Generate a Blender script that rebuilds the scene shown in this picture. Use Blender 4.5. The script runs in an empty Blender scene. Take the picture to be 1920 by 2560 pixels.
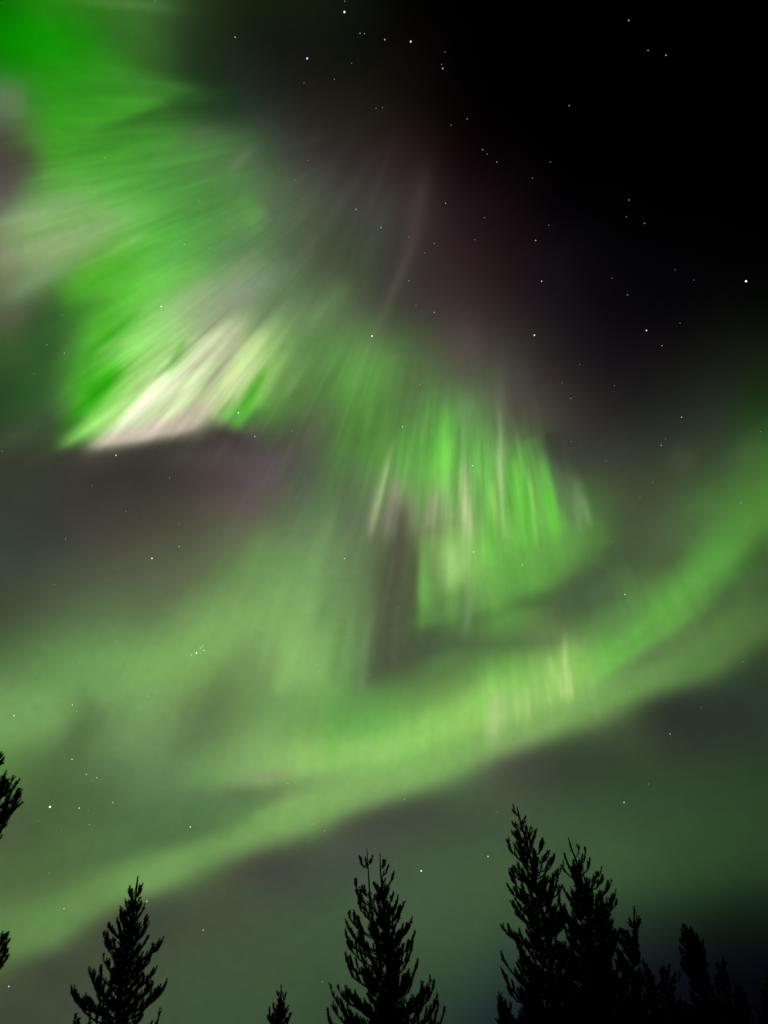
import bpy, math, random
import numpy as np
from mathutils import Vector

# ------------------------------------------------------------ camera, world, exposure
C = bpy.context.scene.collection
scene = bpy.context.scene
ELEV = math.radians(44.0)          # the camera looks up into the aurora
FPX = 1860.0                       # focal length of the photograph in its own pixels (1920 x 2560)
CAM = np.array([0.0, 0.0, 1.6])
cd = bpy.data.cameras.new('camera'); cam = bpy.data.objects.new('camera', cd); C.objects.link(cam)
cam.location = CAM; cam.rotation_euler = (math.pi/2+ELEV, 0, 0)
cd.sensor_fit = 'VERTICAL'; cd.sensor_height = 36; cd.sensor_width = 27; cd.lens = 36*FPX/2560
cd.clip_end = 60000; cd.clip_start = .1
scene.camera = cam
scene.render.resolution_x = 768; scene.render.resolution_y = 1024
world = bpy.data.worlds.new('World'); scene.world = world; world.use_nodes = True
wn = world.node_tree.nodes; bg = wn['Background']
sk = wn.new('ShaderNodeTexSky'); sk.sky_type = 'NISHITA'; sk.sun_disc = False
sk.sun_elevation = math.radians(-12); sk.sun_rotation = math.radians(180)
world.node_tree.links.new(sk.outputs[0], bg.inputs[0]); bg.inputs[1].default_value = 0.05   # deep night
vs = scene.view_settings; vs.view_transform = 'Standard'; vs.look = 'None'; vs.exposure = 0; vs.gamma = 1
scene.cycles.transparent_max_bounces = 16

def tag(o, label=None, cat=None, group=None, kind=None):
    if label: o['label'] = label
    if cat: o['category'] = cat
    if group: o['group'] = group
    if kind: o['kind'] = kind
    return o
def empty(name, loc):
    o = bpy.data.objects.new(name, None); C.objects.link(o); o.location = loc; o.empty_display_size = .3; return o
def mesh_obj(name, verts, faces, mat, parent=None, origin=None):
    """verts (n,3), faces: one (m,k) array or a list of them"""
    if not isinstance(faces, list): faces = [faces]
    faces = [f for f in faces if len(f)]
    me = bpy.data.meshes.new(name); verts = np.asarray(verts, np.float32)
    if origin is not None: verts = verts-np.asarray(origin, np.float32)
    me.vertices.add(len(verts)); me.vertices.foreach_set('co', verts.ravel())
    loops = np.concatenate([f.ravel() for f in faces]).astype(np.int32)
    tot = np.concatenate([np.full(len(f), f.shape[1]) for f in faces]).astype(np.int32)
    me.loops.add(len(loops)); me.loops.foreach_set('vertex_index', loops)
    me.polygons.add(len(tot)); st_ = np.concatenate([[0], np.cumsum(tot)[:-1]]).astype(np.int32)
    me.polygons.foreach_set('loop_start', st_); me.polygons.foreach_set('loop_total', tot)
    me.update(calc_edges=True); me.validate()
    me.materials.append(mat)
    o = bpy.data.objects.new(name, me); C.objects.link(o)
    if parent: o.parent = parent
    return o
def material(name, col, rough=.9, noise=None, scale=8):
    m = bpy.data.materials.new(name); m.use_nodes = True; nt = m.node_tree; b = nt.nodes['Principled BSDF']
    b.inputs['Roughness'].default_value = rough; b.inputs['Specular IOR Level'].default_value = .15
    if noise:
        n = nt.nodes.new('ShaderNodeTexNoise'); n.inputs['Scale'].default_value = scale; n.inputs['Detail'].default_value = 5
        r = nt.nodes.new('ShaderNodeValToRGB'); r.color_ramp.elements[0].color = (*noise, 1); r.color_ramp.elements[1].color = (*col, 1)
        r.color_ramp.elements[0].position = .35; r.color_ramp.elements[1].position = .65
        t = nt.nodes.new('ShaderNodeTexCoord'); nt.links.new(t.outputs['Object'], n.inputs['Vector'])
        nt.links.new(n.outputs[0], r.inputs[0]); nt.links.new(r.outputs[0], b.inputs['Base Color'])
    else: b.inputs['Base Color'].default_value = (*col, 1)
    return m

# ---------------------------------------------------------------- sky field
GRID = """
0a6e05 288214 2d6e19 3c6430 23321a 14200e 141c0c 0f120c 030302 000000 000000 000000 000000 000000 000000 000000
087d00 149100 2d781e 2d4b23 1e2d19 161a14 14160f 0e100b 0c0806 020102 000000 000000 000000 000000 000000 000000
5a6e50 32911e 379123 41822d 233c20 232a23 201f18 1c1a12 120e0a 040202 000000 000000 000000 000000 000000 000000
464137 469628 469b2d 4b913c 557d4b 465a41 373430 2c2624 261c1c 0f0508 040203 000000 000000 000000 000000 000000
69645f 6ea555 6eb955 5aaf46 508c41 5a7c50 4e5a46 3e3e37 372f2e 201418 140a0e 030204 010101 000000 000000 000000
78825f 8caa6e 78a555 5fbe46 5fa550 5a8250 4b5841 3a4432 383430 2d1e22 1c1214 100c11 050406 030305 030203 010102
555f46 465f3c 55b437 82cd64 91aa78 7d966e 5f7d52 505c44 3e3a34 3a3030 261e20 161116 0a080b 060508 080808 050804
325528 3e6930 6ec84b 96d76e a5af87 afd77d 5f8c4b 649650 526e42 504e41 3c3a34 221c1e 141114 141212 161814 141e0f
264623 3e5f37 64c83c c8e19b aac882 509637 586e48 55913c 557344 5f9650 555546 37342e 222020 202420 242e22 1e3719
373c2d 3a3e30 36342e 3c3c32 48413c 554e4e 55554b 587d46 5fa546 73c855 64a54b 3e4637 3a3e32 343e2e 3a4832 416e32
383e32 383830 3e3c34 424036 524e44 625a4e 5c7350 5c6e50 828c69 78a05a 82cd5a 64a54b 46583a 48583a 4e823c 508232
3a4438 40483c 4e5042 585c48 5c6c4a 698c55 739b5f 647d52 505a40 8cc364 64af46 5a8741 485a3a 4e693e 559641 37552a
424e38 526244 5a734b 627850 78a05f 7da55f 7daa62 628250 48583e 557846 4b693c 4e6441 5a874b 69aa4b 52783e 485f37
557346 649150 73a55c 7daf5f 7daa5c 73965a 8ab969 699655 4c5a3e 587844 78b955 a5d26e 6eb950 699150 50733e 32412a
78a55f 76a05c 698c55 789b5f 5f7648 6e9658 6e9b55 64a54e 76b455 96d264 a0c873 76a055 64824b 2e342a 2a322c 2a372a
5a8244 4e693e 58764b 648755 6e965a 8cb469 91be69 87be64 82b45f 6e9655 4e5444 374234 344230 32422e 2e3e2a 2c3e28
4b5c3c 4a603c 4c6842 527348 507044 70a055 739b58 4b5240 444c3e 424e3e 42523c 3e5238 384e32 344b30 30482c 2c4428
52643e 546e41 628c4e 76a058 556e44 48483e 424c3e 445042 445540 445a3e 425a3c 3c5238 3c5836 324c2e 2c4428 283c26
5f824e 648c50 4b553c 3e483a 44503c 44523e 42543e 42583e 42583e 40563c 3a5036 344832 283a2a 1c2a20 121e14 0e1a10
50643e 404838 404a38 42503a 42543c 42543a 3e5238 3c5037 384c34 344834 283a30 1c2a24 141c1e 0e1218 080a10 05070e
3e4637 404838 42503a 42523a 3c5038 3c5038 384c36 324432 2e3e32 24322e 1a2428 12181e 0e1018 0a0c12 08080e 040408
"""
def smooth(x):
    x = np.clip(x, 0, 1); return x*x*(3-2*x)
def hexgrid():
    rows = [r.split() for r in GRID.strip().split('\n')]
    return np.array([[[int(h[i:i+2], 16) for i in (0, 2, 4)] for h in r] for r in rows], float)/255
def bicubic(G, u, v):
    ny, nx = G.shape[:2]
    x = np.clip(u/128, 0, nx-1.001); y = np.clip(v/128, 0, ny-1.001)
    ix = x.astype(int); iy = y.astype(int); fx = x-ix; fy = y-iy
    def w(t):
        # blend of B-spline and Catmull-Rom keeps the gradients soft
        c = [(-t**3+2*t**2-t)/2, (3*t**3-5*t**2+2)/2, (-3*t**3+4*t**2+t)/2, (t**3-t**2)/2]
        b = [(1-t)**3/6, (3*t**3-6*t**2+4)/6, (-3*t**3+3*t**2+3*t+1)/6, t**3/6]
        return [0.65*p+0.35*q for p, q in zip(c, b)]
    wx = w(fx); wy = w(fy); out = np.zeros(u.shape+(3,))
    for j in range(4):
        yy = np.clip(iy+j-1, 0, ny-1)
        for i in range(4):
            xx = np.clip(ix+i-1, 0, nx-1)
            out += (wx[i]*wy[j])[..., None]*G[yy, xx]
    return out
def vnoise1(x, seed):
    r = np.random.RandomState(seed).rand(4096); i = np.floor(x).astype(int); f = x-i; f = f*f*(3-2*f)
    return r[i % 4096]*(1-f)+r[(i+1) % 4096]*f
def vnoise2(x, y, seed):
    r = np.random.RandomState(seed).rand(256, 256); i = np.floor(x).astype(int); j = np.floor(y).astype(int)
    f = x-i; g = y-j; f = f*f*(3-2*f); g = g*g*(3-2*g)
    a = r[i % 256, j % 256]; b = r[(i+1) % 256, j % 256]; c = r[i % 256, (j+1) % 256]; d = r[(i+1) % 256, (j+1) % 256]
    return (a*(1-f)+b*f)*(1-g)+(c*(1-f)+d*f)*g
def polydist(pts, u, v):
    """signed distance (positive on the right-hand side when walking the line) and end weight"""
    best = np.full(u.shape, 1e9); sg = np.ones(u.shape); nxs = np.zeros(u.shape); nys = np.zeros(u.shape); tt = np.zeros(u.shape)
    L = 0; segs = []
    for a, b in zip(pts[:-1], pts[1:]):
        l = math.hypot(b[0]-a[0], b[1]-a[1]); segs.append((a, b, L, l)); L += l
    for a, b, s0, l in segs:
        dx, dy = (b[0]-a[0])/l, (b[1]-a[1])/l
        t = np.clip((u-a[0])*dx+(v-a[1])*dy, 0, l)
        ex = u-(a[0]+dx*t); ey = v-(a[1]+dy*t); d = np.hypot(ex, ey)
        m = d < best; best = np.where(m, d, best)
        sg = np.where(m, np.sign(dx*ey-dy*ex), sg); tt = np.where(m, s0+t, tt)
        nxs = np.where(m, -dy, nxs); nys = np.where(m, dx, nys)
    return best*sg, nxs, nys, tt/L
# soft curtain borders: the field is pulled away from these lines, so the border itself turns crisper
EDGES = [  # points, transition half width, pull, reach
 ([(-90, 2436), (60, 2405), (150, 2366), (231, 2306), (382, 2222), (694, 2096), (926, 2020), (1157, 1928), (1388, 1832), (1620, 1738), (1760, 1690), (2010, 1580)], 50, 58, 150),
 ([(110, 1112), (190, 1114), (250, 1108), (350, 1088), (420, 1068), (490, 1056), (520, 1022), (560, 1040), (600, 1064), (640, 1020), (690, 1040)], 18, 42, 85),
 ([(1036, 1330), (1040, 1480), (1034, 1590)], 42, 34, 75),
 ([(1000, 1575), (1140, 1560), (1250, 1530), (1360, 1490), (1470, 1420), (1560, 1360)], 26, 40, 80),
 ([(1350, 1080), (1396, 1240), (1420, 1330)], 14, 26, 60),
]
R0 = (1150.0, 250.0)     # the point all rays run towards: the magnetic zenith
EDGES_EXTRA = []
S = []                   # strokes: x0,y0,x1,y1,width,(rgb),alpha[,endsoft]
def st(x0, y0, x1, y1, w, c, a, e=0.5):
    S.append((x0, y0, x1, y1, w, tuple(int(c[i:i+2], 16)/255 for i in (0, 2, 4)), a, e))
# broad glow under the fine rays
st(290,1080,540,850,46,'c6d69e',.5,.9)
st(470,1000,640,850,40,'b6ce8e',.4,.9)
st(330,930,520,760,44,'9cc880',.35,.9)
st(450,780,620,660,50,'8f9f80',.35,.9)
# upper left glow
st(200,0,400,18,16,'5f9048',.5,.9)
st(20,100,220,120,60,'0a9600',.4)
st(200,310,460,250,36,'3ca01e',.45,.8)
st(330,330,560,255,26,'2a4f25',.5,.7)
st(-20,480,90,430,50,'544a4c',.6,.9)
st(-20,410,80,380,40,'4a4240',.5,.9)
st(0,240,60,250,45,'6e7f60',.5)
st(120,320,180,300,60,'2f9f14',.35)
st(20,740,180,650,34,'7e9a6c',.6,.6)
st(0,810,60,780,24,'625f4a',.4)
st(270,640,350,590,10,'96d070',.5,.8)
st(60,520,240,450,26,'7cbc5c',.3,.6)
st(600,500,640,560,24,'4f8a3c',.4)
st(620,560,660,530,24,'6fae55',.35)
st(700,390,800,340,14,'3c3f38',.35,.9)
# dark wedge left of the curtain
st(60,980,150,740,44,'325226',.45)
st(130,800,260,740,40,'356a28',.35)
st(0,1000,60,960,40,'264422',.5)
st(0,1110,120,1050,26,'48583e',.5)
# saturated green ridge
st(170,740,320,670,44,'4cb024',.6,.6)
st(330,760,520,660,36,'68c646',.45,.7)
st(250,860,330,790,12,'46a820',.6,.7)
st(240,880,330,840,10,'88d060',.4,.7)
st(215,990,290,930,26,'2fa40c',.8,.6)
st(165,980,260,900,14,'4aa828',.55,.6)
# bright rays of the left curtain (towards the magnetic zenith)
st(180,1100,340,985,13,'8ae05c',.75,.4)
st(200,1080,330,990,10,'aaf27c',.55,.5)
st(250,1060,400,930,24,'b4ea88',.55,.5)
st(330,930,450,830,26,'a6e678',.5,.6)
st(350,960,480,850,14,'c2f296',.5,.6)
st(255,1100,470,930,18,'d8ecb0',.55,.4)
st(300,1070,500,900,15,'e8f6c4',.65,.5)
st(370,1060,560,900,20,'d6e4b2',.55,.4)
st(250,1108,420,1060,13,'d2c2b4',.8,.4)
st(330,1096,480,1064,14,'c4b0a8',.7,.4)
st(430,1070,520,1010,18,'ccc0aa',.6,.4)
st(400,940,470,880,13,'58a83c',.6,.6)
st(430,900,460,860,10,'4c9a34',.5,.6)
st(480,960,590,830,10,'e0e8c0',.5,.5)
st(500,975,560,890,3.5,'b8ee84',.8,.5)
st(520,960,600,860,9,'a8a68c',.5,.5)
st(540,900,600,830,8,'b49c94',.4,.5)
st(520,1010,600,930,20,'d0dca4',.6,.5)
st(580,990,650,890,20,'cade9c',.6,.5)
st(560,1040,640,1000,14,'7cc85c',.6,.5)
st(590,1060,640,960,14,'58b838',.65,.5)
st(610,1030,660,930,12,'4cb028',.6,.5)
st(640,900,700,810,16,'8abc6c',.4,.6)
st(560,790,640,700,30,'88927a',.35,.6)
st(430,780,520,720,34,'a8c488',.4,.6)
# dark under edge
st(260,1140,520,1110,22,'38362f',.6,.3)
st(520,1090,620,1110,20,'43353a',.55,.4)
st(620,1190,700,1130,26,'5e4d55',.45,.5)
st(610,1280,690,1150,20,'6c5a5e',.4,.6)
st(0,1300,120,1220,80,'363d31',.35,.6)
# faint long ray
# middle
st(770,810,860,720,30,'6c9058',.4,.6)
st(700,880,800,780,18,'6f9a5a',.4,.6)
st(860,960,960,900,60,'66a64a',.4,.6)
st(880,1080,960,1150,40,'4e8436',.45,.5)
st(740,1010,800,960,24,'56823e',.45,.6)
st(800,1170,880,1090,30,'4f7a3c',.35,.5)
st(760,1080,830,1030,22,'5a6c48',.4,.6)
# central curtain rays
st(935,1300,975,1130,10,'a0c07c',.6,.5)
st(948,1255,968,1170,5,'bcd498',.5,.5)
st(925,1330,945,1240,9,'9aa880',.5,.5)
st(970,1320,990,1210,13,'a09484',.6,.5)
st(985,1335,1000,1250,7,'b4a898',.5,.5)
st(1040,1200,1075,1010,14,'70b054',.5,.5)
st(1100,1200,1115,1040,26,'6cc446',.6,.5)
st(1118,1230,1118,1120,14,'78da50',.6,.5)
st(1050,1290,1070,1150,12,'70c050',.5,.5)
st(1075,1310,1090,1240,12,'a8b088',.5,.5)
st(1060,1350,1068,1270,12,'94a074',.4,.5)
st(1140,1240,1148,1080,9,'568a40',.55,.5)
st(1165,1320,1165,1170,14,'b8ca92',.75,.5)
st(1175,1340,1172,1260,8,'c2d49c',.6,.5)
st(1168,1170,1165,1000,22,'7a9a68',.4,.5)
st(1205,1290,1200,1140,10,'70a858',.5,.5)
st(1225,1290,1215,1180,8,'84c85c',.5,.5)
st(1258,1310,1250,1130,10,'b2e284',.8,.5)
st(1253,1180,1247,960,22,'78806a',.3,.9)
st(1240,1300,1235,1220,12,'90d864',.6,.5)
st(1225,1390,1222,1290,10,'62c43e',.6,.5)
st(1300,1300,1290,1150,22,'66bc46',.7,.5)
st(1340,1350,1325,1200,7,'8ae05c',.7,.5)
st(1320,1340,1310,1220,10,'54b434',.6,.5)
st(1365,1290,1355,1160,18,'70c450',.6,.5)
st(1385,1330,1372,1220,14,'62c43a',.7,.5)
st(1404,1280,1392,1180,8,'566650',.5,.5)
st(1450,1320,1440,1210,16,'7a9c66',.6,.5)
st(1475,1310,1460,1250,8,'84a86c',.5,.5)
st(1500,1370,1490,1310,26,'4e7c3a',.5,.5)
st(1430,1500,1560,1370,34,'46583c',.6,.5)
# lower pocket of the curtain
st(1010,1500,1000,1280,26,'525640',.75,.4)
st(960,1650,1000,1400,40,'4c543e',.6,.4)
st(1060,1500,1060,1360,16,'70ae50',.6,.4)
st(1125,1470,1125,1370,22,'a6d478',.6,.5)
st(1150,1430,1160,1340,22,'98c474',.5,.5)
st(1155,1540,1155,1470,10,'567a44',.5,.5)
st(1170,1560,1172,1430,9,'84a06c',.5,.5)
st(1240,1530,1240,1440,40,'6fae4e',.5,.5)
st(1340,1460,1330,1380,40,'6cac50',.55,.5)
st(1400,1540,1540,1480,40,'48583c',.5,.4)
# left lower rays
st(760,1500,830,1280,26,'80a868',.35,.5)
st(720,1640,780,1500,24,'8cb96a',.4,.5)
st(700,1720,740,1620,20,'90c26a',.5,.5)
st(660,1640,700,1480,20,'88b468',.35,.5)
st(855,1660,880,1540,9,'7a9a68',.45,.5)
st(895,1750,930,1500,13,'6f9462',.4,.4)
st(925,1540,945,1400,12,'66664f',.45,.5)
st(800,1560,860,1400,20,'5f7a4e',.3,.5)
st(835,1700,855,1560,16,'5e8048',.3,.5)
st(470,1600,640,1540,40,'84b062',.35,.5)
st(360,1680,520,1600,40,'7cae5e',.35,.5)
st(560,1700,480,1860,34,'5e7a4c',.45,.5)
st(600,1640,540,1720,26,'6a8a56',.35,.5)
st(230,1780,170,1900,44,'4a653a',.6,.5)
st(200,1720,240,1800,24,'5f8450',.4,.5)
st(320,1860,380,1720,30,'76a062',.45,.5)
st(0,1840,130,1790,34,'74a45a',.45,.5)
st(40,1760,120,1730,30,'76a85e',.35,.5)
st(300,1880,420,1810,30,'6c9058',.3,.5)
# arc
st(830,1900,830,1820,18,'74b850',.45,.5)
st(1000,1840,1250,1740,20,'86c85e',.4,.4)
st(1180,1770,1250,1700,34,'9cdc6a',.55,.5)
st(1235,1830,1240,1740,16,'b4cc8c',.65,.5)
st(1262,1810,1262,1730,10,'b0cc88',.4,.5)
st(1295,1800,1292,1740,8,'b0d07c',.6,.5)
st(1322,1790,1318,1720,7,'b4d482',.6,.5)
st(1345,1770,1340,1690,10,'98cc6c',.5,.5)
st(1380,1750,1375,1660,10,'a8d078',.5,.5)
st(1418,1735,1412,1610,9,'bede8c',.8,.5)
st(1430,1740,1425,1680,5,'c2e094',.6,.5)
st(1405,1740,1402,1690,6,'b2d484',.5,.5)
st(1440,1700,1430,1610,12,'8cd05e',.6,.5)
st(1640,1540,1820,1380,26,'64a848',.45,.5)

st(1560,1700,1760,1600,26,'5c7848',.5,.5)
st(1620,1640,1760,1570,22,'587046',.4,.5)
st(1500,1720,1640,1670,22,'74a05a',.45,.5)
st(1700,1690,1900,1560,30,'50763e',.45,.5)
st(1760,1560,1900,1420,24,'466238',.45,.5)
st(1680,1140,1730,1160,36,'46523c',.45,.6)

# soft corrections
st(300,270,450,232,16,'4a9634',.5,.9)
st(200,330,420,262,24,'32781e',.0,.9)
st(260,330,480,262,16,'2e5c26',.5,.9)
st(210,380,360,335,14,'387a28',.5,.9)
st(570,430,625,375,14,'6e7a64',.55,.9)
st(470,345,540,330,24,'56624e',.45,.9)
st(400,410,600,350,30,'4a8a3a',.4,.9)
st(420,160,640,170,70,'1e2c1c',.5,.9)
st(430,250,600,255,34,'203020',.5,.9)
st(300,40,420,150,50,'40782f',.4,.9)
st(440,520,620,440,60,'4a8a3c',.4,.9)
st(520,650,660,590,30,'5a7c54',.5,.9)
st(560,780,700,680,26,'8a927e',.4,.9)
st(60,1010,140,780,50,'30562a',.6,.8)
st(130,830,240,760,26,'356a28',.5,.9)
st(150,930,200,850,18,'3a7a2c',.4,.9)
st(80,1080,190,1060,30,'3c4a32',.6,.9)
st(700,960,790,830,16,'5a7a48',.35,.9)
st(650,1060,760,980,16,'5a7a48',.45,.9)
st(690,1130,760,1060,22,'4a4a3e',.5,.9)
st(730,1230,790,1150,24,'50604a',.45,.9)
st(820,1240,870,1120,20,'568a40',.4,.9)
st(1020,620,1060,440,26,'4a403e',.3,.9)
st(1150,960,1170,830,40,'58504a',.45,.9)
st(1290,1090,1300,950,26,'48463e',.5,.9)
st(1250,1060,1256,1270,5,'b4c894',.35,.7)
st(1275,1150,1290,1090,14,'5a8a48',.5,.9)
st(1430,1300,1415,1180,16,'5a6a50',.5,.9)
st(1500,1390,1460,1420,26,'4a7a3c',.5,.9)
st(1100,1620,1380,1600,34,'4c5e40',.55,.8)
st(900,1720,1000,1600,44,'4a563e',.45,.9)
st(1070,1540,1070,1450,24,'6cae4c',.6,.8)
st(1130,1560,1128,1480,16,'68a848',.5,.8)
st(1163,1590,1168,1500,9,'6a8a58',.5,.8)
st(1230,1560,1330,1530,24,'60a244',.5,.8)
st(1420,1480,1520,1420,34,'4a5a3e',.55,.8)
st(1600,1400,1780,1290,46,'4c5a3e',.4,.8)
st(1640,1420,1700,1380,18,'4e4c3a',.35,.9)
st(1500,1590,1610,1500,40,'5c7c4c',.35,.9)
# long ridges of the arc
st(1535,1650,1548,1600,22,'6ebe4c',.5,.9)
st(1552,1660,1545,1640,10,'6cc44a',.4,.9)
st(1602,1615,1594,1570,12,'6cc248',.5,.9)
st(1490,1680,1480,1630,22,'80bc5e',.4,.9)
st(1800,1500,1910,1440,30,'44603a',.4,.9)
st(420,2050,640,2000,26,'54784a',.5,.9)
st(-40,2500,150,2440,36,'404838',.4,.8)

st(930,850,1020,640,13,'6e675f',.28,.9)
st(1005,690,1055,470,20,'524946',.25,.9)
st(900,700,960,520,30,'565c4c',.3,.9)
st(10,640,300,550,38,'9cb482',.55,.9)
st(20,580,250,520,24,'8cbc6c',.5,.9)
st(20,540,200,490,22,'84a870',.5,.9)
st(60,470,170,430,30,'5aa040',.4,.9)
# pink lower fringe of the brightest curtain
st(270,1100,400,1060,24,'d4c0b4',.75,.8)
st(340,1090,480,1050,20,'ccb8ac',.65,.8)
st(420,1072,520,1020,24,'d0c4ac',.6,.8)
st(300,1085,430,960,20,'e6eec8',.6,.8)
st(370,1050,480,930,24,'dce8bc',.55,.8)
st(230,1070,360,950,18,'b8f08a',.6,.8)
st(420,1000,540,870,22,'d2dcac',.5,.8)
st(480,930,580,810,18,'c0c49c',.4,.8)
st(560,960,640,850,24,'d4e4a4',.5,.8)
st(600,930,660,850,14,'c4e494',.5,.8)
st(290,960,400,860,22,'94e266',.5,.8)
st(330,880,440,780,26,'96d672',.4,.8)
st(200,960,290,880,14,'3aa81c',.55,.8)
st(560,1120,680,1080,26,'4c4248',.4,.9)

# deeper green of the corona ribbon
st(170,420,420,330,70,'43a02c',.35,.9)
st(250,470,480,400,40,'4c9e3a',.35,.9)
st(150,200,330,180,60,'35991c',.35,.9)
st(170,720,330,640,40,'4bb226',.5,.9)
st(220,800,380,690,36,'58bc32',.45,.9)
st(210,870,300,780,24,'42a420',.5,.9)
st(180,950,240,870,20,'3ca01e',.45,.9)
st(420,650,600,560,40,'5a9a48',.35,.9)
st(520,760,660,650,34,'8a9a7a',.35,.9)
st(470,830,620,700,40,'96a680',.35,.9)
st(650,780,760,640,26,'66805a',.3,.9)
st(620,840,720,720,12,'4c5e40',.3,.9)
st(760,1040,860,900,12,'44703a',.3,.9)
st(1035,1560,1100,1545,18,'5e9a44',.4,.9)
st(1000,1560,1010,1400,22,'48523c',.5,.8)

st(150,40,230,150,40,'1c7c10',.3,.9)
st(-20,120,60,160,40,'0a7a00',.4,.9)
st(60,210,200,180,40,'2b8a1c',.35,.9)
st(330,300,520,240,12,'2c5a26',.4,.9)
st(300,190,470,225,22,'46963a',.4,.9)
st(170,1090,300,985,12,'7ad84c',.5,.9)
st(175,1050,300,930,16,'1fa000',.6,.9)
st(200,900,290,830,8,'2f9c14',.45,.9)
st(250,910,330,845,9,'a0e07c',.35,.9)
st(340,1020,420,930,16,'eefccc',.7,.8)
st(300,1060,370,1000,12,'e8f4cc',.6,.8)
st(420,1010,500,930,12,'e0ecc0',.5,.8)
st(445,905,520,840,12,'cfd8ac',.5,.8)
st(500,880,560,820,8,'d8e4b4',.45,.8)
st(370,880,450,810,18,'a6da84',.45,.9)
st(520,1075,600,1090,16,'3c3230',.45,.9)
st(480,1110,660,1120,30,'44393c',.35,.9)
st(1210,1330,1200,1200,14,'74b858',.4,.9)
st(1115,1300,1118,1200,24,'8ab070',.45,.9)
st(1270,1290,1275,1180,14,'58b83a',.5,.9)
st(1000,1420,1010,1370,20,'5a5a44',.3,.9)

st(985,1370,955,1650,34,'4e5440',.5,.9)
st(1010,1640,1180,1600,24,'485840',.4,.9)
st(930,1690,1060,1620,30,'48543e',.4,.9)
st(700,720,900,440,16,'62665a',0.15,.9)
st(640,690,820,430,14,'5f6a56',0.13,.9)
st(780,760,930,470,14,'605c54',0.13,.9)
st(860,700,960,420,10,'645e58',0.12,.9)
st(560,600,760,440,14,'6a7a60',0.12,.9)
st(740,860,860,640,12,'62704f',0.13,.9)

st(560,1740,400,1930,48,'5c784e',.5,.9)
st(600,1945,720,1935,13,'8c9874',.45,.9)
st(560,2035,660,2010,20,'587a4c',.4,.9)
st(615,500,625,560,26,'5a9448',.5,.9)
st(700,460,680,560,34,'545e4a',.4,.9)
st(1060,1680,1160,1640,30,'5a8648',.45,.9)
st(630,1460,670,1340,34,'6e9658',.5,.9)
st(400,1470,500,1430,44,'5c6048',.4,.9)
st(900,1740,915,1590,12,'70905e',.4,.9)
st(1660,1560,1560,1620,20,'5e9246',.3,.9)
st(1850,1120,1910,1160,60,'48683a',.3,.9)
st(950,1560,1000,1340,8,'66644e',.3,.9)
st(1015,1560,1022,1380,14,'546844',.35,.9)

st(0,560,220,500,14,'a8c896',.3,.9)
st(40,600,240,545,10,'6aa04e',.35,.9)
st(60,350,240,310,16,'5a9a44',.3,.9)
st(90,260,240,235,14,'2a7a1c',.3,.9)
st(1055,1560,1058,1400,10,'78b058',.3,.9)
st(985,1620,1000,1440,12,'5c6650',.3,.9)
st(380,1060,520,920,30,'d6dab6',.35,.9)
st(560,990,620,920,20,'cfe09e',.3,.9)

AMPS = [  # x, y, rx, ry, amplitude of the ray texture
 (420, 960, 220, 160, .12), (1180, 1200, 230, 170, .11), (1360, 1700, 190, 90, .05), (280, 440, 300, 280, .045), (700, 600, 260, 220, .022),
 (830, 1000, 230, 170, .03), (720, 1400, 230, 230, .022), (1150, 1450, 180, 110, .03), (1000, 1830, 300, 70, .035), (1650, 1500, 180, 100, .03), (650, 2000, 350, 90, .012), (300, 1700, 300, 160, .015)]
# bands: (u, v, colour, alpha) along the line, half width above and below
BANDS = [
 ([(-60,2368,'5c8246',.6),(0,2345,'5f8648',.6),(231,2248,'6a9450',.7),(463,2148,'76a25a',.75),(694,2060,'7ca85e',.7),(960,1960,'7ea860',.6),(1180,1870,'76a45a',.5),(1420,1775,'729e58',.5),(1640,1680,'66904e',.5),(1800,1600,'5a8246',.5),(1980,1500,'50743e',.4)], 42, 44),
 ([(430,1930,'6f9660',.0),(560,1922,'749e60',.25),(660,1915,'82ac68',.4),(745,1905,'92c46a',.65),(850,1890,'90ca68',.65),(960,1880,'98cc6a',.65),(1100,1820,'98d068',.6),(1250,1770,'9cd46a',.6),(1400,1690,'8ccc60',.5),(1520,1640,'70be4c',.5),(1640,1550,'62aa42',.5),(1760,1440,'60a444',.5),(1850,1340,'58963e',.5),(1960,1230,'4e8a36',.4)], 50, 34),
 ([(400,2015,'566e4a',.0),(500,1998,'5a7450',.5),(600,1990,'5c6e4c',.7),(680,1982,'627650',.7),(770,1965,'6e9058',.6),(900,1940,'7ea460',.3),(980,1920,'7ea460',.0)], 30, 30),
 ([(-60,2225,'4e683e',.5),(100,2180,'4e683e',.55),(300,2125,'4c6a40',.6),(480,2062,'4c6c42',.6),(600,2035,'526e46',.4)], 50, 32),
 ([(1480,1745,'628c4e',.0),(1600,1660,'5c7448',.5),(1720,1580,'56703f',.5),(1850,1480,'4c6a3c',.5),(1960,1400,'405a36',.4)], 24, 24),
]
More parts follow.
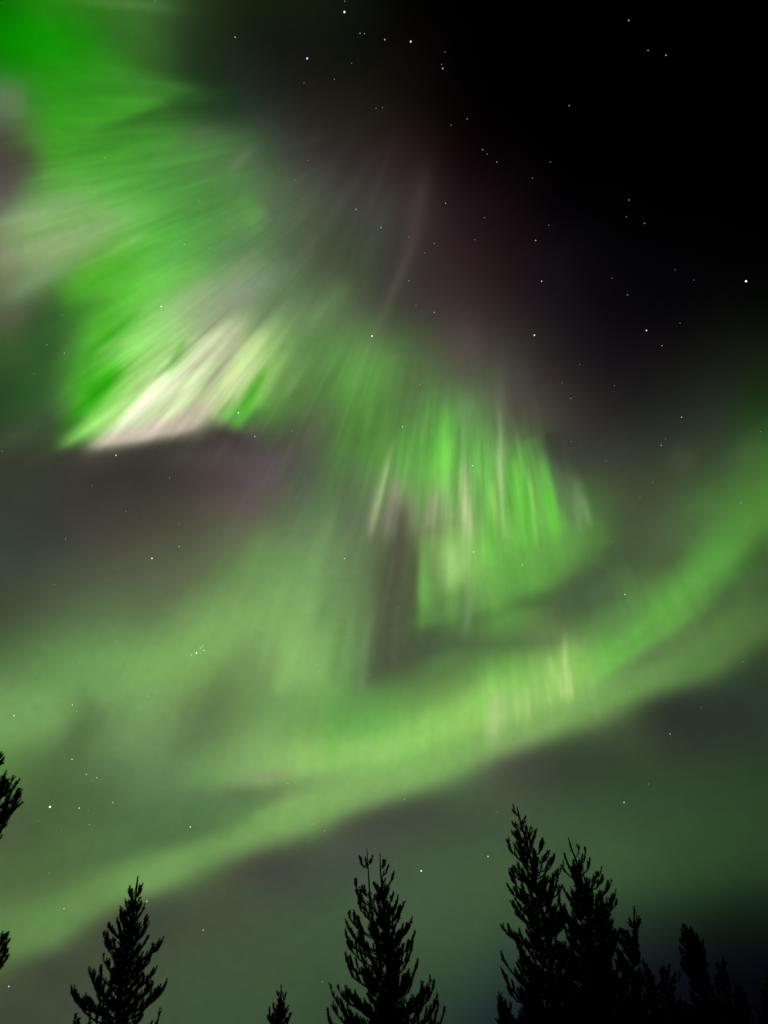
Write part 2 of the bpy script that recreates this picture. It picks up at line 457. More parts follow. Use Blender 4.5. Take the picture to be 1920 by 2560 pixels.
def field(u, v):
    """display-referred colour of the sky at chart position (u, v)"""
    wu, wv = u.copy(), v.copy()
    for pts, w, pull, reach in EDGES:
        d, nx, ny, t = polydist(pts, u, v)
        k = pull*np.tanh(d/w)*np.exp(-(d/reach)**2)*smooth(t/.06+.0)*smooth((1-t)/.06)
        k = np.where((t <= 0) | (t >= 1), 0, k)
        wu += k*nx; wv += k*ny
    # slow drifting irregularity, so bands do not look ruled
    n1 = vnoise2(u/170+3, v/170, 5)-.5; n2 = vnoise2(u/170+9, v/170+5, 6)-.5
    wu += 14*n1; wv += 14*n2
    c = bicubic(hexgrid(), wu, wv)
    for pts, wa, wb in BANDS:
        d, nx, ny, t = polydist([p[:2] for p in pts], u, v)
        q = np.array([p[:2] for p in pts], float); L = np.concatenate([[0], np.cumsum(np.hypot(*(q[1:]-q[:-1]).T))]); L /= L[-1]
        al = np.interp(t, L, [p[3] for p in pts])*np.exp(-np.abs(d/np.where(d < 0, wa, wb))**2.2)
        for k in range(3):
            c[..., k] = c[..., k]*(1-al)+al*np.interp(t, L, [int(p[2][2*k:2*k+2], 16)/255 for p in pts])
    for x0, y0, x1, y1, w, col, a, e in S:
        L = math.hypot(x1-x0, y1-y0); dx, dy = (x1-x0)/L, (y1-y0)/L
        m = (np.abs(u-(x0+x1)/2) < L*.9+3*w+40) & (np.abs(v-(y0+y1)/2) < L*.9+3*w+40)
        if not m.any(): continue
        uu, vv = u[m], v[m]
        s = ((uu-x0)*dx+(vv-y0)*dy)/L; q = (uu-x0)*(-dy)+(vv-y0)*dx
        k = (s-.5)/.62; along = np.exp(-np.abs(k)**(1.2+1.6/e))
        al = a*along*np.exp(-(np.abs(q)/w)**1.8)
        c[m] = c[m]*(1-al[:, None])+np.array(col)*al[:, None]
    th = np.arctan2(u-R0[0], v-R0[1]); r = np.hypot(u-R0[0], v-R0[1])
    amp = np.zeros(u.shape)
    for x, y, rx, ry, a in AMPS:
        amp += a*np.exp(-((u-x)/rx)**2-((v-y)/ry)**2)
    t1 = vnoise2(th*42+50, r/150+.35*np.sin(th*9), 11)-.5; t2 = vnoise2(th*95+90, r/105+7+.5*np.sin(th*23), 12)-.5; t3 = vnoise2(th*210+170, r/75+3+.8*np.sin(th*41), 13)-.5
    tex = (t1*1.0+t2*.75+t3*.4)
    c = c*(1+2.0*amp*tex)[..., None]
    # pink / white tint variation across the rays
    t4 = vnoise2(th*60+20, r/200, 21)-.5
    am2 = np.maximum(amp-.05, 0); c[..., 0] *= 1+1.6*am2*t4; c[..., 2] *= 1+2.0*am2*t4
    cl = vnoise2(u/90, v/90, 31)*.6+vnoise2(u/45, v/45, 32)*.4-.5
    mo = vnoise2(u/11, v/11, 33)*.5+vnoise2(u/23+40, v/23, 34)*.5-.5
    c = c*(1+.035*cl+.045*mo)[..., None]
    return np.clip(c, 0, 1)

# ------------------------------------------------------------ sky dome, aurora and stars
# All of it sits kilometres away and is laid out by compass direction and height above the horizon.
FW = np.array([0, math.cos(ELEV), math.sin(ELEV)]); UP = np.array([0, -math.sin(ELEV), math.cos(ELEV)])
def chart(d):
    z = d@FW; zz = np.maximum(z, .12)
    return 960+FPX*d[..., 0]/zz, 1280-FPX*(d@UP)/zz, z
def direction(u, v):
    d = FW*FPX+np.array([1, 0, 0])*(u-960)+UP*(1280-v)
    return d/np.linalg.norm(d)
def lin(c): return np.where(c <= .04045, c/12.92, ((c+.055)/1.055)**2.4)
la = np.concatenate([np.arange(-180, 4, 4), np.arange(4, 86, .12), np.arange(86, 181, 4)])   # turn about the east-west axis
lb = np.concatenate([np.arange(-89.9, -34, 3), np.arange(-33, 33.05, .12), np.arange(35, 90, 3.05)])
A_, B_ = np.meshgrid(np.radians(la), np.radians(lb), indexing='ij')
D_ = np.stack([np.sin(B_), np.cos(B_)*np.cos(A_), np.cos(B_)*np.sin(A_)], -1)
U_, V_, Z_ = chart(D_)
Uc = np.clip(U_, -700, 2600); Vc = np.clip(V_, -900, 3000)
F_ = lin(field(Uc, Vc))
fade = smooth((Z_-.30)/.35)[..., None]
F_ = F_*fade+np.array([.0012, .0018, .0016])*(1-fade)
green = F_[..., 1]**(1/2.2)
m_ = smooth((green-.33)/.17)[..., None]
veil = lin(np.array([52, 60, 48])/255.)
SKY = np.minimum(F_, F_*(1-m_)+veil*m_)
AUR = F_-SKY
def sig(x): return 1/(1+np.exp(-np.clip(x/12., -40, 40)))
topv = np.interp(Uc, [0, 300, 560, 800, 1000, 1200, 1420, 1600, 1750, 1920], [2080, 2000, 1890, 1800, 1640, 1590, 1530, 1380, 1250, 1050])
spv = np.interp(Uc, [0, 700, 850, 940, 1000, 1030], [1150, 1165, 1240, 1350, 1590, 4000])
w_arc = sig(Vc-topv); w_veil = (1-w_arc)*sig(Vc-spv)
w_left = (1-w_arc-w_veil)*sig(690-Uc); w_mid = 1-w_arc-w_veil-w_left
def emission_mat(name, shell):
    m = bpy.data.materials.new(name); m.use_nodes = True; nt = m.node_tree; nt.nodes.clear()
    o = nt.nodes.new('ShaderNodeOutputMaterial'); e = nt.nodes.new('ShaderNodeEmission'); a = nt.nodes.new('ShaderNodeAttribute')
    a.attribute_name = 'glow'; nt.links.new(a.outputs['Color'], e.inputs[0])
    if shell:     # thin glowing gas: adds its light to whatever is behind it
        t = nt.nodes.new('ShaderNodeBsdfTransparent'); s = nt.nodes.new('ShaderNodeAddShader')
        nt.links.new(e.outputs[0], s.inputs[0]); nt.links.new(t.outputs[0], s.inputs[1]); nt.links.new(s.outputs[0], o.inputs[0])
    else: nt.links.new(e.outputs[0], o.inputs[0])
    m.cycles.emission_sampling = 'NONE'
    return m
NI, NJ = D_.shape[:2]
idx = np.arange(NI*NJ).reshape(NI, NJ)
QUADS = np.stack([idx[:-1, :-1], idx[1:, :-1], idx[1:, 1:], idx[:-1, 1:]], -1).reshape(-1, 4)
def shell(name, radius, col, mat, thr=None, parent=None):
    P = D_.reshape(-1, 3)*radius; Cc = col.reshape(-1, 3); q = QUADS
    if thr is not None:
        on = Cc.max(1) > thr; q = q[on[q].any(1)]
        used = np.unique(q); remap = np.zeros(len(P), int); remap[used] = np.arange(len(used))
        P = P[used]; Cc = np.where((Cc[used].max(1) > thr*.0)[:, None], Cc[used], 0); q = remap[q]
    o = mesh_obj(name, P, q, mat, parent)
    at = o.data.color_attributes.new('glow', 'FLOAT_COLOR', 'POINT')
    at.data.foreach_set('color', np.concatenate([Cc, np.ones((len(Cc), 1))], 1).astype(np.float32).ravel())
    return o
sky = tag(shell('sky', 20000., SKY, emission_mat('night_sky', False)), 'dark night sky with faint green and brown airglow', kind='structure')
am = emission_mat('aurora_glow', True)
G_ = 'ribbons of the northern lights'
for k, (w, nm, r, lab) in enumerate([
    (w_left, 'aurora_curtain', 18000., 'brightest green aurora curtain with white and pink lower rays in the upper left sky'),
    (w_mid, 'aurora_curtain', 17900., 'rayed green aurora curtain hanging mid sky, right of the bright pinkish one'),
    (w_veil, 'aurora_veil', 17800., 'soft pale green aurora veil without rays, between the bright curtain and the long arc'),
    (w_arc, 'aurora_arc', 17700., 'long smooth green aurora arc slanting across the sky just above the treetops')]):
    tag(shell(nm, r, AUR*w[..., None], am, .004), lab, 'aurora', G_)

# stars: (u, v, brightness 0..1, colour)
W_, BL, OR, RD = (1, 1, 1), (.62, .68, 1), (1, .72, .38), (1, .62, .55)
STARS = [(861,30,1,BL),(768,146,.95,BL),(1027,104,.9,RD),(962,99,.6,W_),(900,83,.45,W_),(911,84,.4,W_),(1112,130,.4,W_),(1107,171,.7,BL),(1104,161,.3,W_),
 (588,93,.55,W_),(862,3,.4,W_),(387,3,.35,W_),(836,198,.35,W_),(760,207,.35,W_),(879,158,.2,W_),(940,271,.4,W_),(956,269,.35,W_),(1168,297,.45,W_),(1128,313,.4,W_),
 (1207,374,.45,W_),(1218,385,.3,W_),(1242,405,.45,W_),(1114,508,.6,BL),(890,523,.55,W_),(953,569,.6,W_),(738,450,.4,W_),(770,401,.25,W_),(1086,609,.45,W_),(1187,599,.4,W_),(1211,544,.3,W_),(1062,632,.4,W_),(1021,592,.2,W_),
 (1572,51,.6,W_),(1620,126,.5,W_),(1665,138,.55,W_),(1423,264,.5,W_),(1376,405,.4,W_),(1331,445,.35,W_),(1572,500,.5,W_),(1566,542,.35,W_),(1611,558,.45,W_),(1372,563,.4,W_),(1339,601,.6,W_),
 (1865,703,1,W_),(1354,703,.65,W_),(1336,838,.9,OR),(1616,826,.75,W_),(1655,864,.5,W_),(1569,737,.5,W_),(1530,695,.35,W_),(1700,808,.3,W_),(1735,700,.2,W_),(1688,674,.2,W_),(1449,911,.35,W_),(1405,957,.3,W_),(1427,996,.45,W_),(1704,1043,.6,W_),(1664,1097,.35,W_),(1653,1113,.55,W_),(1515,1153,.4,W_),(1632,1205,.4,W_),(1600,1242,.35,W_),(1901,1079,.4,W_),(1852,1257,.45,W_),(1428,1104,.3,W_),(1536,964,.2,W_),
 (930,840,.9,W_),(1086,781,.6,W_),(1022,702,.5,W_),(1006,1067,.65,W_),(1181,1164,.7,W_),(1049,962,.45,W_),(729,1077,.5,W_),(1184,1380,.65,W_),(1306,1412,.6,W_),(1562,1486,.65,W_),(861,1396,.65,W_),(1168,893,.3,W_),(1040,763,.3,W_),
 (290,1138,.85,BL),(596,1032,.8,W_),(637,1091,.65,W_),(424,1195,.45,W_),(380,1396,.85,W_),(448,1366,.6,W_),(403,766,.8,W_),(117,862,.5,W_),(161,883,.5,W_),(155,787,.35,W_),(622,723,.4,W_),(230,1215,.35,W_),(5,1128,.4,W_),(461,611,.5,W_),(524,620,.45,W_),(497,503,.4,W_),(262,395,.4,W_),(315,1278,.4,W_),(164,1347,.45,W_),(447,1310,.35,W_),(136,1461,.4,W_),(85,934,.25,W_),(318,859,.3,W_),(593,1080,.3,W_),
 (491,1632,.85,W_),(478,1637,.6,W_),(501,1620,.55,W_),(506,1616,.55,W_),(510,1626,.65,W_),(499,1615,.35,W_),(501,1634,.35,W_),(369,1740,.5,W_),(35,1789,.65,W_),(181,1762,.55,W_),(192,1778,.45,W_),(180,1898,.65,W_),(289,1604,.4,W_),(197,1655,.4,W_),(866,1594,.35,W_),(797,1678,.4,W_),(924,1688,.4,W_),(997,1518,.4,W_),
 (125,2017,1,W_),(198,2020,.7,W_),(216,1936,.6,W_),(242,1944,.55,W_),(232,1951,.4,W_),(282,2006,.6,W_),(221,2025,.35,W_),(224,2061,.45,W_),(96,2051,.4,W_),(154,2076,.3,W_),(476,2067,.7,W_),(160,2271,.55,W_),(367,2253,.65,W_),(508,2325,.6,W_),(22,2466,.65,W_),(123,2183,.35,W_),(720,1959,.45,W_),(784,2060,.5,W_),(811,2077,.5,W_),(1011,1998,.5,W_),(1244,2030,.4,W_),(1220,2141,.7,W_),(1053,2177,.95,OR),(806,2454,.35,W_),(938,2120,.25,W_),
 (1560,2006,.65,W_),(1675,1835,.55,W_),(1753,1769,.4,W_),(1857,1654,.4,W_),(1573,1730,.4,W_),(1621,1960,.4,W_),(1528,1354,.35,W_)]
SR = 19400.
bpy_ico_v = None
def ico():
    p = (1+5**.5)/2; v = [(-1,p,0),(1,p,0),(-1,-p,0),(1,-p,0),(0,-1,p),(0,1,p),(0,-1,-p),(0,1,-p),(p,0,-1),(p,0,1),(-p,0,-1),(-p,0,1)]
    f = [(0,11,5),(0,5,1),(0,1,7),(0,7,10),(0,10,11),(1,5,9),(5,11,4),(11,10,2),(10,7,6),(7,1,8),(3,9,4),(3,4,2),(3,2,6),(3,6,8),(3,8,9),(4,9,5),(2,4,11),(6,2,10),(8,6,7),(9,8,1)]
    v = np.array(v, float); return v/np.linalg.norm(v[0]), np.array(f)
IV, IF = ico()
SMATS = {}
def star_mat(col, b):
    key = (col, round(b, 1))
    if key not in SMATS:
        m = bpy.data.materials.new('starlight'); m.use_nodes = True; nt = m.node_tree; nt.nodes.clear()
        o = nt.nodes.new('ShaderNodeOutputMaterial'); e = nt.nodes.new('ShaderNodeEmission'); nt.links.new(e.outputs[0], o.inputs[0])
        e.inputs[0].default_value = (*col, 1); e.inputs[1].default_value = STAR_GAIN*(.05+1.6*key[1]**2.5); m.cycles.emission_sampling = 'NONE'
        SMATS[key] = m
    return SMATS[key]
STAR_GAIN = 1.0
STARS.sort(key=lambda s: -s[2])
def star_geo(s):
    d = direction(s[0], s[1]); r = SR/FPX*(.95+1.25*s[2]**2); return d*SR, r
for s in STARS[:100]:
    p, r = star_geo(s)
    o = mesh_obj('star', IV*r, IF, star_mat(s[3], s[2]), sky); o.location = p
rest = STARS[100:]
vv = []; ff = []
for k, s in enumerate(rest):
    p, r = star_geo(s); vv.append(IV*r+p); ff.append(IF+12*k)
tag(mesh_obj('faint_stars', np.concatenate(vv), np.concatenate(ff), star_mat(W_, .4), sky), kind='stuff')

# ------------------------------------------------------------ ground
def ground():
    rs = [0, 4, 8, 14, 22, 34, 50, 80, 150, 400, 1500, 6000, 19500]; n = 72; v = [(0, 0, 0)]; f3 = []; f4 = []
    rr = random.Random(4)
    for i, r in enumerate(rs[1:]):
        for k in range(n):
            a = 2*math.pi*k/n; v.append((r*math.cos(a), r*math.sin(a), rr.uniform(-.06, .06) if r < 150 else 0))
    for k in range(n): f3.append((0, 1+k, 1+(k+1) % n))
    for i in range(len(rs)-2):
        for k in range(n):
            a = 1+i*n+k; b = 1+i*n+(k+1) % n; f4.append((a, a+n, b+n, b))
    m = material('forest_floor', (.05, .045, .03), .95, (.02, .028, .015), 2.5)
    tag(mesh_obj('ground', v, [np.array(f3), np.array(f4)], m), 'dark forest floor', kind='structure')
ground()
# ------------------------------------------------------------ pines
BARK = material('pine_bark', (.09, .05, .03), .95, (.03, .018, .012), 14)
TWIG = material('pine_twig', (.06, .035, .02), .95)
NEEDLE = material('pine_needles', (.055, .070, .028), .8, (.032, .045, .020), 3)
NEEDLE_D = material('spruce_needles', (.018, .030, .014), .8, (.010, .018, .010), 3)
def at(u, v, D):
    d = FW*FPX+np.array([1, 0, 0])*(u-960)+UP*(1280-v)
    return CAM+d*(D/d[1])
DENS = 1.1
class Wood:
    def __init__(s): s.v = []; s.f = []; s.n = 0
    def tube(s, pts, rads, k=4):
        pts = np.asarray(pts, float); t = np.gradient(pts, axis=0); t /= np.linalg.norm(t, axis=1)[:, None]+1e-9
        a = np.cross(t, [.31, .93, .2]); a /= np.linalg.norm(a, axis=1)[:, None]+1e-9; b = np.cross(t, a)
        ang = np.arange(k)*2*math.pi/k
        ring = pts[:, None]+np.asarray(rads)[:, None, None]*(np.cos(ang)[None, :, None]*a[:, None]+np.sin(ang)[None, :, None]*b[:, None])
        m = len(pts); s.v.append(ring.reshape(-1, 3)); i = np.arange(m-1)[:, None]*k; j = np.arange(k)[None]
        jn = (j+1) % k
        s.f.append((np.stack([i+j, i+jn, i+jn+k, i+j+k], -1).reshape(-1, 4))+s.n); s.n += m*k
    def build(s, name, mat, parent, origin):
        return mesh_obj(name, np.concatenate(s.v), np.concatenate(s.f), mat, parent, origin)
class Needles:
    def __init__(s, seed): s.p = []; s.d = []; s.l = []; s.w = []; s.r = np.random.RandomState(seed)
    def along(s, pts, dens, length, spread, width, taper=True):
        pts = np.asarray(pts, float); seg = pts[1:]-pts[:-1]; L = np.linalg.norm(seg, axis=1); tot = L.sum(); n = max(3, int(tot*dens))
        q = s.r.rand(n)*tot; cum = np.concatenate([[0], np.cumsum(L)]); i = np.clip(np.searchsorted(cum, q)-1, 0, len(L)-1)
        f = (q-cum[i])/(L[i]+1e-9); P = pts[i]+seg[i]*f[:, None]; t = seg[i]/(L[i][:, None]+1e-9)
        a = s.r.randn(n, 3); a -= (a*t).sum(1)[:, None]*t; a /= np.linalg.norm(a, axis=1)[:, None]+1e-9
        sp = spread*(.7+.6*s.r.rand(n)); d = t*np.cos(sp)[:, None]+a*np.sin(sp)[:, None]
        ln = length*(.75+.5*s.r.rand(n))
        if taper: ln = ln*(1-.45*(q/tot)**3)
        s.p.append(P); s.d.append(d); s.l.append(ln); s.w.append(np.full(n, width))
    def build(s, name, mat, parent, origin):
        P = np.concatenate(s.p); d = np.concatenate(s.d); l = np.concatenate(s.l)[:, None]; w = np.concatenate(s.w)[:, None]
        a = np.cross(d, s.r.randn(len(P), 3)); a /= np.linalg.norm(a, axis=1)[:, None]+1e-9
        V = np.stack([P-a*w, P+a*w, P+d*l], 1).reshape(-1, 3)
        return mesh_obj(name, V, np.arange(len(V)).reshape(-1, 3), mat, parent, origin)
def bez(a, b, c, n=6):
    t = np.linspace(0, 1, n)[:, None]; return a*(1-t)**2+2*b*t*(1-t)+c*t*t
class Tree:
    def __init__(s, D, seed, k=1.0, fol=1.0, droop=False):
        s.D = D; s.R = random.Random(seed); s.wood = Wood(); s.trunkw = Wood(); s.nd = Needles(seed)
        s.k = k; s.fol = fol; s.droop = droop; s.stems = []
    def stem(s, px, r_low=.11, bare_top=False):
        pts = [at(u, v, s.D) for u, v in px]                                  # top first
        low = pts[-1]; dirn = pts[-1]-pts[-2]; dirn = dirn/abs(dirn[2]); z = low[2]; x = low.copy(); lean = dirn[0]
        while z > 0:
            st_ = min(.8, z); lean *= .8; x = x+np.array([lean*st_, 0, -st_]); z -= st_; pts.append(x.copy())
        pts[-1][2] = -.15
        pts = np.array(pts); H = pts[0][2]; h = (H-pts[:, 2])
        s.trunkw.tube(pts, (.020 if not bare_top else .014)*s.k+r_low*(h/H)**.85, 8); s.stems.append(pts)
        if not bare_top: s.nd.along(pts[:1].repeat(2, 0)*np.array([[1], [1]])+np.array([[0, 0, -.55*s.k], [0, 0, 0]])+0*pts[:1], 300/s.k*s.fol, .06*s.k, .5, .005*s.k)
        return pts
    def on(s, st_, z):
        p = s.stems[st_]; zz = p[::-1, 2]; return np.array([np.interp(z, zz, p[::-1, 0]), np.interp(z, zz, p[::-1, 1]), z])
    def shoot(s, pts, thick=1.0):
        s.nd.along(pts, 350/s.k*s.fol, .098*s.k*thick, .62, .0062*s.k)
    def branch(s, tip, st_=0, drop=None, sub=1.0, thick=1.0):
        R = s.R; k = s.k
        ax = s.on(st_, tip[2]); dx = math.hypot(tip[0]-ax[0], tip[1]-ax[1])
        if drop is None: drop = dx*R.uniform(.3, .8)+R.uniform(.12, .38)*k
        if s.droop: drop = -dx*R.uniform(.1, .35)
        zt = min(max(tip[2]-drop, .5), s.stems[st_][0][2]-.05); root = s.on(st_, zt)
        out = np.array([tip[0]-root[0], tip[1]-root[1], 0])
        c = root+out*R.uniform(.75, 1.0)+np.array([0, 0, (tip[2]-zt)*R.uniform(.1, .4)])
        pts = bez(root, c, tip, 8); pts[2:7] += s.nd.r.randn(5, 3)*.014*k; L = np.linalg.norm(pts[1:]-pts[:-1], axis=1).sum()
        s.wood.tube(pts, np.linspace(.010+.012*L, .004, 8)*k, 4)
        f0 = .15 if L < .8*k else .35
        n0 = int(8*f0); s.shoot(pts[max(0, min(n0, 4)):], thick)
        # side shoots: point forwards and bend up
        n = int(L/(.12*k)*sub)
        for i in range(n):
            t = R.uniform(.18, .93); j = t*7; a = int(j); base = pts[a]+(pts[min(a+1, 7)]-pts[a])*(j-a)
            tg = pts[min(a+1, 7)]-pts[max(a-1, 0)]; tg = tg/np.linalg.norm(tg)
            lat = np.cross(tg, [0, 0, 1]); nl = np.linalg.norm(lat); lat = lat/nl if nl > .05 else np.array([R.uniform(-1, 1), R.uniform(-1, 1), 0])
            sd = R.choice((-1, 1)); ln = (.17+.26*(1-t)*min(L/k, 1.6))*k*R.uniform(.55, 1.25)
            d1 = tg*.6+lat*sd*R.uniform(.5, 1.1)+np.array([0, 0, R.uniform(.1, .7)]); d1 /= np.linalg.norm(d1)
            d2 = d1*.5+np.array([0, 0, .85]) if not s.droop else d1-np.array([0, 0, .4])
            d2 = d2/np.linalg.norm(d2)
            mid = base+d1*ln*.5; end = mid+d2*ln*.5; sp = bez(base, mid, end, 4)
            s.wood.tube(sp, np.linspace(.006, .003, 4)*k, 3); s.shoot(sp, thick)
            if ln > .3*k:
                for q in range(2):
                    b2 = sp[1+q]; dd = d1*.6+lat*R.choice((-1, 1))*.5+np.array([0, 0, .5]); dd /= np.linalg.norm(dd)
                    s.shoot(np.array([b2, b2+dd*ln*.45]), thick)
    def tips(s, lst, jitter=.25):
        for t in lst:
            u, v = t[:2]; st_ = t[2] if len(t) > 2 else 0
            p = at(u, v, s.D); ax = s.on(st_, p[2]); w = abs(p[0]-ax[0]); p = p.copy()
            dy = s.R.uniform(-jitter, jitter)*w
            # keep the direction seen from the camera's standpoint when the tip lies nearer or farther
            q = CAM+(p-CAM)*((s.D+dy)/s.D); s.branch(q, st_)
    def fill(s, prof, n, st_=0, inner=.9, zlow=None, thick=1.0, sub=1.0):
        """prof: (v, left u, right u) rows give the crown's half widths on either side of the stem"""
        P = []
        for v, l, r in prof:
            a = at(l, v, s.D); b = at(r, v, s.D); P.append((a[2], a[0], b[0]))
        P.sort(); Z = [p[0] for p in P]; LX = [p[1] for p in P]; RX = [p[2] for p in P]
        z1 = Z[-1]; z0 = zlow if zlow is not None else 1.2
        m = int(n*DENS); zb = max(Z[0]-.5, z0+.3)
        for i in range(m):
            z = z1-(z1-zb)*((i+s.R.random())/(m*.8))**.85 if i < m*.8 else zb-(zb-z0)*((i+s.R.random())-m*.8)/(m*.2)
            ax = s.on(st_, z); l = ax[0]-np.interp(z, Z, LX); r = np.interp(z, Z, RX)-ax[0]
            if z < Z[0]: g = 1+.12*(Z[0]-z)/3; l *= g; r *= g
            ph = s.R.uniform(0, 2*math.pi); c, sn = math.cos(ph), math.sin(ph)
            wx = r if c > 0 else l; wy = (l+r)/2; f = s.R.uniform(.35, inner)
            if wx <= .02: wx = .05
            tip = np.array([ax[0]+c*wx*f, ax[1]+sn*wy*f, z]); s.branch(tip, st_, thick=thick, sub=sub)
    def build(s, name, label, needle=None, group='pine trees along the bottom of the sky'):
        base = s.stems[0][-1].copy(); base[2] = 0
        root = empty(name, base); tag(root, label, 'tree', group)
        s.trunkw.build('trunk', BARK, root, base); s.wood.build('branches', TWIG, root, base); s.nd.build('crown', needle or NEEDLE, root, base)
        return root

# left pine
t = Tree(26, 1)
t.stem([(345,2190),(341,2225),(338,2247),(328,2320),(316,2390),(303,2467),(294,2560)], .12)
t.tips([(325,2216),(331,2222),(357,2208),(351,2218),(315,2254),(323,2251),(307,2268),(354,2258),(359,2272),(349,2262),(366,2289),(374,2303),(272,2307),(280,2318),(297,2306),(258,2331),(264,2343),(406,2352),
 (379,2371),(385,2373),(370,2340),(258,2386),(252,2419),(227,2423),(248,2437),(394,2414),(418,2447),(398,2466),(378,2446),(383,2455),(179,2473),(192,2491),(218,2496),(187,2536),(404,2525),(300,2275),(345,2300),(272,2455),(285,2390),(360,2420)])
t.fill([(2235,325,356),(2275,308,360),(2310,285,372),(2360,265,385),(2400,262,385),(2440,250,388),(2480,228,390),(2520,215,390),(2560,205,392)], 95, inner=.88, zlow=2)
t.build('pine_tree', 'slim young pine with a single leader, left of the small treetop, under the aurora arc')
# small treetop
t = Tree(34, 2, k=1.0)
t.stem([(703,2461),(703,2505),(702,2560)], .09)
t.tips([(693,2482),(712,2484),(683,2511),(674,2524),(670,2544),(690,2543),(716,2520),(725,2534),(680,2535),(720,2545),(708,2515),(698,2510)])
t.fill([(2495,695,710),(2530,680,722),(2560,668,732)], 60, zlow=2)
t.build('pine_tree', 'tiny pine top just peeping over the bottom edge between two taller pines')
# middle pine with two leaders
t = Tree(26, 3)
t.stem([(950,2133),(951,2175),(956,2228),(961,2281),(967,2345),(970,2430),(972,2560)], .14, True)
t.stem([(917,2119),(921,2181),(925,2251),(932,2302),(944,2380),(958,2470),(966,2540)], .07, True)
t.tips([(962,2150),(968,2170),(985,2184),(974,2205),(994,2247),(1013,2253),(998,2288),(1030,2290),(1039,2330),(1032,2356),(1023,2390),(1046,2398),(1085,2447),(1058,2453),(1093,2481),(1078,2450),(1111,2523),(1095,2500),(934,2205),(962,2230),(980,2240),(1010,2330),(1000,2270),(1020,2310),(1060,2500)], .2)
t.tips([(901,2145,1),(913,2147,1),(931,2138,1),(887,2202,1),(889,2226,1),(905,2213,1),(871,2283,1),(863,2297,1),(885,2283,1),(863,2327,1),(866,2354,1),(865,2390,1),(869,2415,1),(822,2456,1),(862,2463,1),(842,2465,1),(819,2523,1),(828,2513,1),(897,2250,1),(880,2330,1),(850,2500,1)], .2)
t.fill([(2200,938,968),(2250,925,985),(2300,900,1005),(2350,885,1020),(2400,880,1022),(2450,868,1050),(2500,850,1075),(2560,832,1090)], 120, inner=.92, zlow=2)
t.fill([(2230,895,930),(2290,880,940),(2350,872,960),(2400,870,970),(2470,850,980),(2560,830,1000)], 45, st_=1, inner=.9, zlow=5)
t.build('pine_tree', 'bushy pine in the bottom centre with two thin bare leaders side by side')
# right pine, left one of the pair
t = Tree(27, 4)
t.stem([(1293,2018),(1303,2060),(1318,2111),(1330,2165),(1342,2220),(1362,2310),(1376,2400),(1386,2560)], .14)
t.tips([(1285,2022),(1312,2044),(1280,2052),(1278,2076),(1331,2071),(1340,2078),(1357,2096),(1371,2129),(1372,2150),(1269,2102),(1290,2088),(1276,2170),(1285,2166),(1273,2182),(1266,2207),(1274,2250),(1288,2245),(1300,2265),
 (1385,2142),(1403,2173),(1395,2190),(1287,2281),(1310,2296),(1251,2314),(1266,2330),(1285,2345),(1330,2318),(1252,2378),(1251,2416),(1269,2467),(1300,2390),(1345,2320),(1295,2400),(1370,2190),(1380,2205),(1392,2215),(1400,2240),(1378,2235),(1405,2215),(1388,2260),(1410,2270)], .2)
t.fill([(2060,1285,1318),(2110,1280,1345),(2160,1285,1358),(2210,1280,1385),(2250,1290,1415),(2290,1315,1430),(2340,1290,1450),(2400,1275,1470),(2450,1265,1470),(2560,1255,1470)], 190, inner=.9, zlow=2)
t.build('pine_tree', 'tallest pine at the right with a narrow crooked crown leaning left, topmost of the treetops')
# right pine, right one of the pair
t = Tree(29, 5)
t.stem([(1421,2094),(1430,2125),(1440,2150),(1452,2190),(1462,2235),(1470,2300),(1480,2400),(1488,2560)], .14)
t.tips([(1412,2141),(1406,2164),(1420,2160),(1447,2121),(1462,2121),(1474,2146),(1491,2192),(1501,2178),(1510,2195),(1529,2201),(1540,2222),(1542,2253),(1527,2286),(1482,2232),(1500,2230),(1425,2215),(1415,2235),(1410,2225),(1520,2260),(1530,2330),(1545,2350),(1400,2260),(1390,2280),(1440,2260)], .2)
t.fill([(2150,1425,1452),(2200,1425,1470),(2235,1418,1500),(2270,1395,1525),(2310,1375,1540),(2360,1360,1565),(2420,1350,1585),(2480,1340,1600),(2560,1330,1620)], 250, inner=.95, zlow=2)
t.build('pine_tree', 'broad dark pine with an open forked top, right behind the tallest leaning pine')
# its neighbour with the short tip on the right
t = Tree(28, 6)
t.stem([(1585,2264),(1586,2320),(1582,2400),(1580,2560)], .10)
t.tips([(1573,2294),(1598,2292),(1592,2298),(1534,2326),(1552,2322),(1545,2340),(1590,2330),(1592,2380),(1600,2420),(1560,2330),(1601,2450)], .2)
t.fill([(2300,1576,1592),(2330,1545,1592),(2360,1530,1594),(2400,1520,1602),(2450,1530,1610),(2500,1520,1620),(2560,1515,1630)], 100, inner=.95, zlow=2)
t.build('pine_tree', 'short pine with one upright finger-like tip on the right shoulder of the broad dark pine')
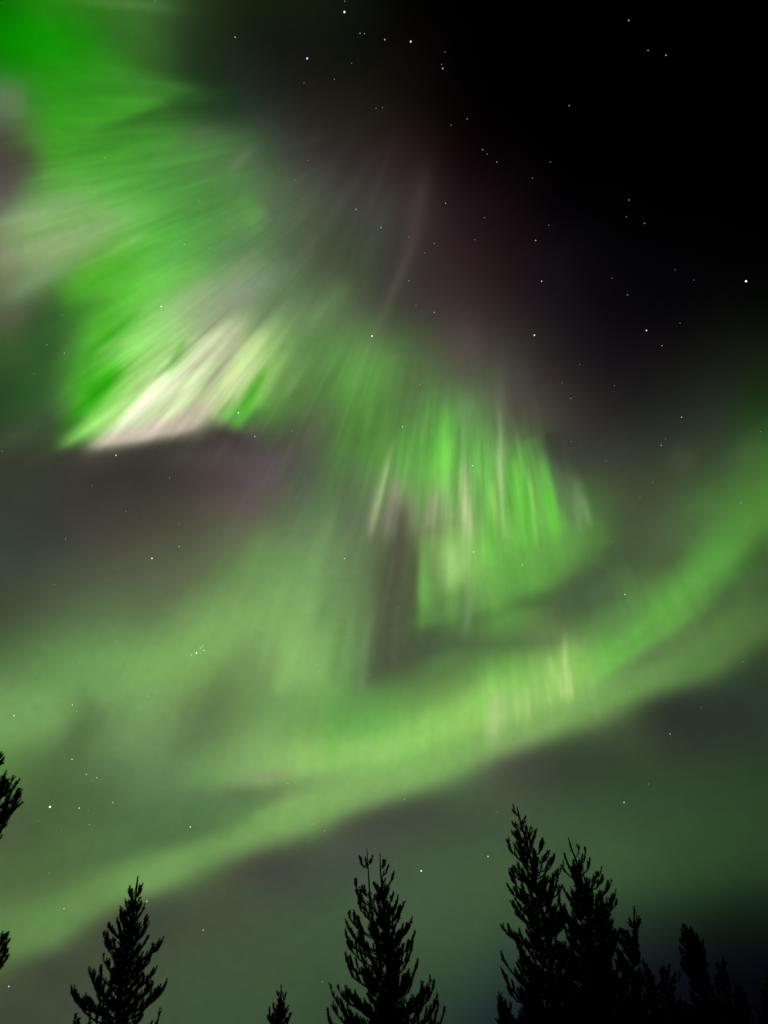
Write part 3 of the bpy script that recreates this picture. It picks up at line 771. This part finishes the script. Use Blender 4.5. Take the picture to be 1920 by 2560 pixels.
# low tops at the foot of the pair
def plain(D, seed, stem, prof, n, label, k=1.0, needle=None, droop=False, fol=1., name='pine_tree', tips=()):
    t = Tree(D, seed, k=k, droop=droop, fol=fol); t.stem(stem, .10); t.tips(list(tips), .2); t.fill(prof, n, inner=1.0, zlow=1.5); return t.build(name, label, needle)
plain(31, 7, [(1246,2478),(1254,2510),(1262,2560)], [(2490,1242,1252),(2520,1245,1275),(2560,1235,1310)], 60, 'low dark pine top at the bottom edge, left foot of the tallest leaning pine', tips=[(1262,2498),(1280,2505)])
plain(30, 8, [(1325,2432),(1330,2480),(1336,2560)], [(2445,1318,1332),(2490,1298,1360),(2560,1285,1400)], 90, 'low bushy pine in front of the tallest leaning pine, hidden in its lower branches', tips=[(1300,2465),(1345,2460)])
plain(32, 9, [(1608,2394),(1620,2440),(1632,2500),(1640,2560)], [(2405,1604,1612),(2440,1600,1632),(2480,1590,1652),(2560,1570,1680)], 90, 'narrow dark treetop tapering to a needle point, right beside the finger-tipped pine', k=.9)
# far right
SP = 'far dark trees in the lower right corner'
t = Tree(38, 10, k=1.1, fol=1.0); t.stem([(1706,2307),(1722,2335),(1738,2380),(1752,2440),(1768,2510),(1776,2560)], .12)
t.tips([(1703,2325),(1698,2350),(1700,2376),(1712,2312),(1725,2322),(1742,2335),(1755,2352),(1762,2380),(1766,2410),(1700,2408),(1772,2440),(1699,2365),(1705,2395),(1780,2470)])
t.fill([(2320,1704,1722),(2345,1700,1748),(2380,1702,1760),(2410,1706,1764),(2450,1715,1772),(2500,1715,1785),(2560,1700,1800)], 190, inner=1.0, zlow=2, sub=1.3)
t.build('conifer_tree', 'plume-shaped dark tree leaning left, tallest in the lower right corner', NEEDLE_D, SP)
plain(40, 11, [(1655,2411),(1662,2450),(1672,2560)], [(2420,1651,1662),(2450,1648,1680),(2500,1640,1700),(2560,1630,1715)], 110, 'small dark double-pointed treetop left of the plume-shaped tree', tips=[(1674,2409),(1690,2425),(1700,2432)], needle=NEEDLE_D, name='conifer_tree')['group'] = SP
plain(42, 12, [(1806,2388),(1808,2430),(1812,2560)], [(2400,1800,1812),(2430,1786,1818),(2460,1780,1822),(2500,1775,1850),(2560,1760,1870)], 110, 'small faint treetop right of the plume-shaped tree', tips=[(1795,2405),(1814,2404)], needle=NEEDLE_D, name='conifer_tree')['group'] = SP
plain(44, 13, [(1848,2456),(1852,2500),(1856,2560)], [(2462,1838,1858),(2490,1820,1870),(2560,1800,1885)], 100, 'low rounded dark treetop near the bottom right corner', needle=NEEDLE_D, name='conifer_tree')['group'] = SP
plain(36, 14, [(1918,2436),(1922,2500),(1926,2560)], [(2450,1912,1930),(2490,1898,1950),(2560,1885,1960)], 100, 'dark tree cut off by the right edge of the view', needle=NEEDLE_D, name='conifer_tree')['group'] = SP
plain(34, 15, [(1700,2490),(1702,2520),(1704,2560)], [(2500,1690,1712),(2530,1670,1740),(2560,1650,1770)], 90, 'squat dark treetop at the foot of the plume-shaped tree', needle=NEEDLE_D, name='conifer_tree')['group'] = SP
# tree at the left edge, its trunk outside the frame
t = Tree(19, 16)
t.stem([(-120,1700),(-128,1850),(-140,2050),(-150,2300),(-160,2560)], .15)
t.tips([(8,1885),(-10,1900),(3,1900),(13,1943),(38,1942),(41,1953),(55,1973),(30,1960),(52,1998),(34,1990),(45,2010),(28,2030),(38,2005),(10,2062),(-5,2080),(10,2336),(18,2346),(20,2372),(22,2390),(5,2400),(-10,2410),(-20,1940),(-30,2000)], .15)
t.fill([(1720,-125,-112),(1800,-170,-60),(1880,-230,-15),(1960,-260,20),(2040,-280,10),(2100,-290,-25),(2200,-300,-40),(2320,-320,-15),(2380,-330,-5),(2460,-340,-30),(2560,-350,-40)], 110, inner=.95, zlow=2)
t.build('pine_tree', 'pine cut off by the left edge, only its needled branch ends poking into view')
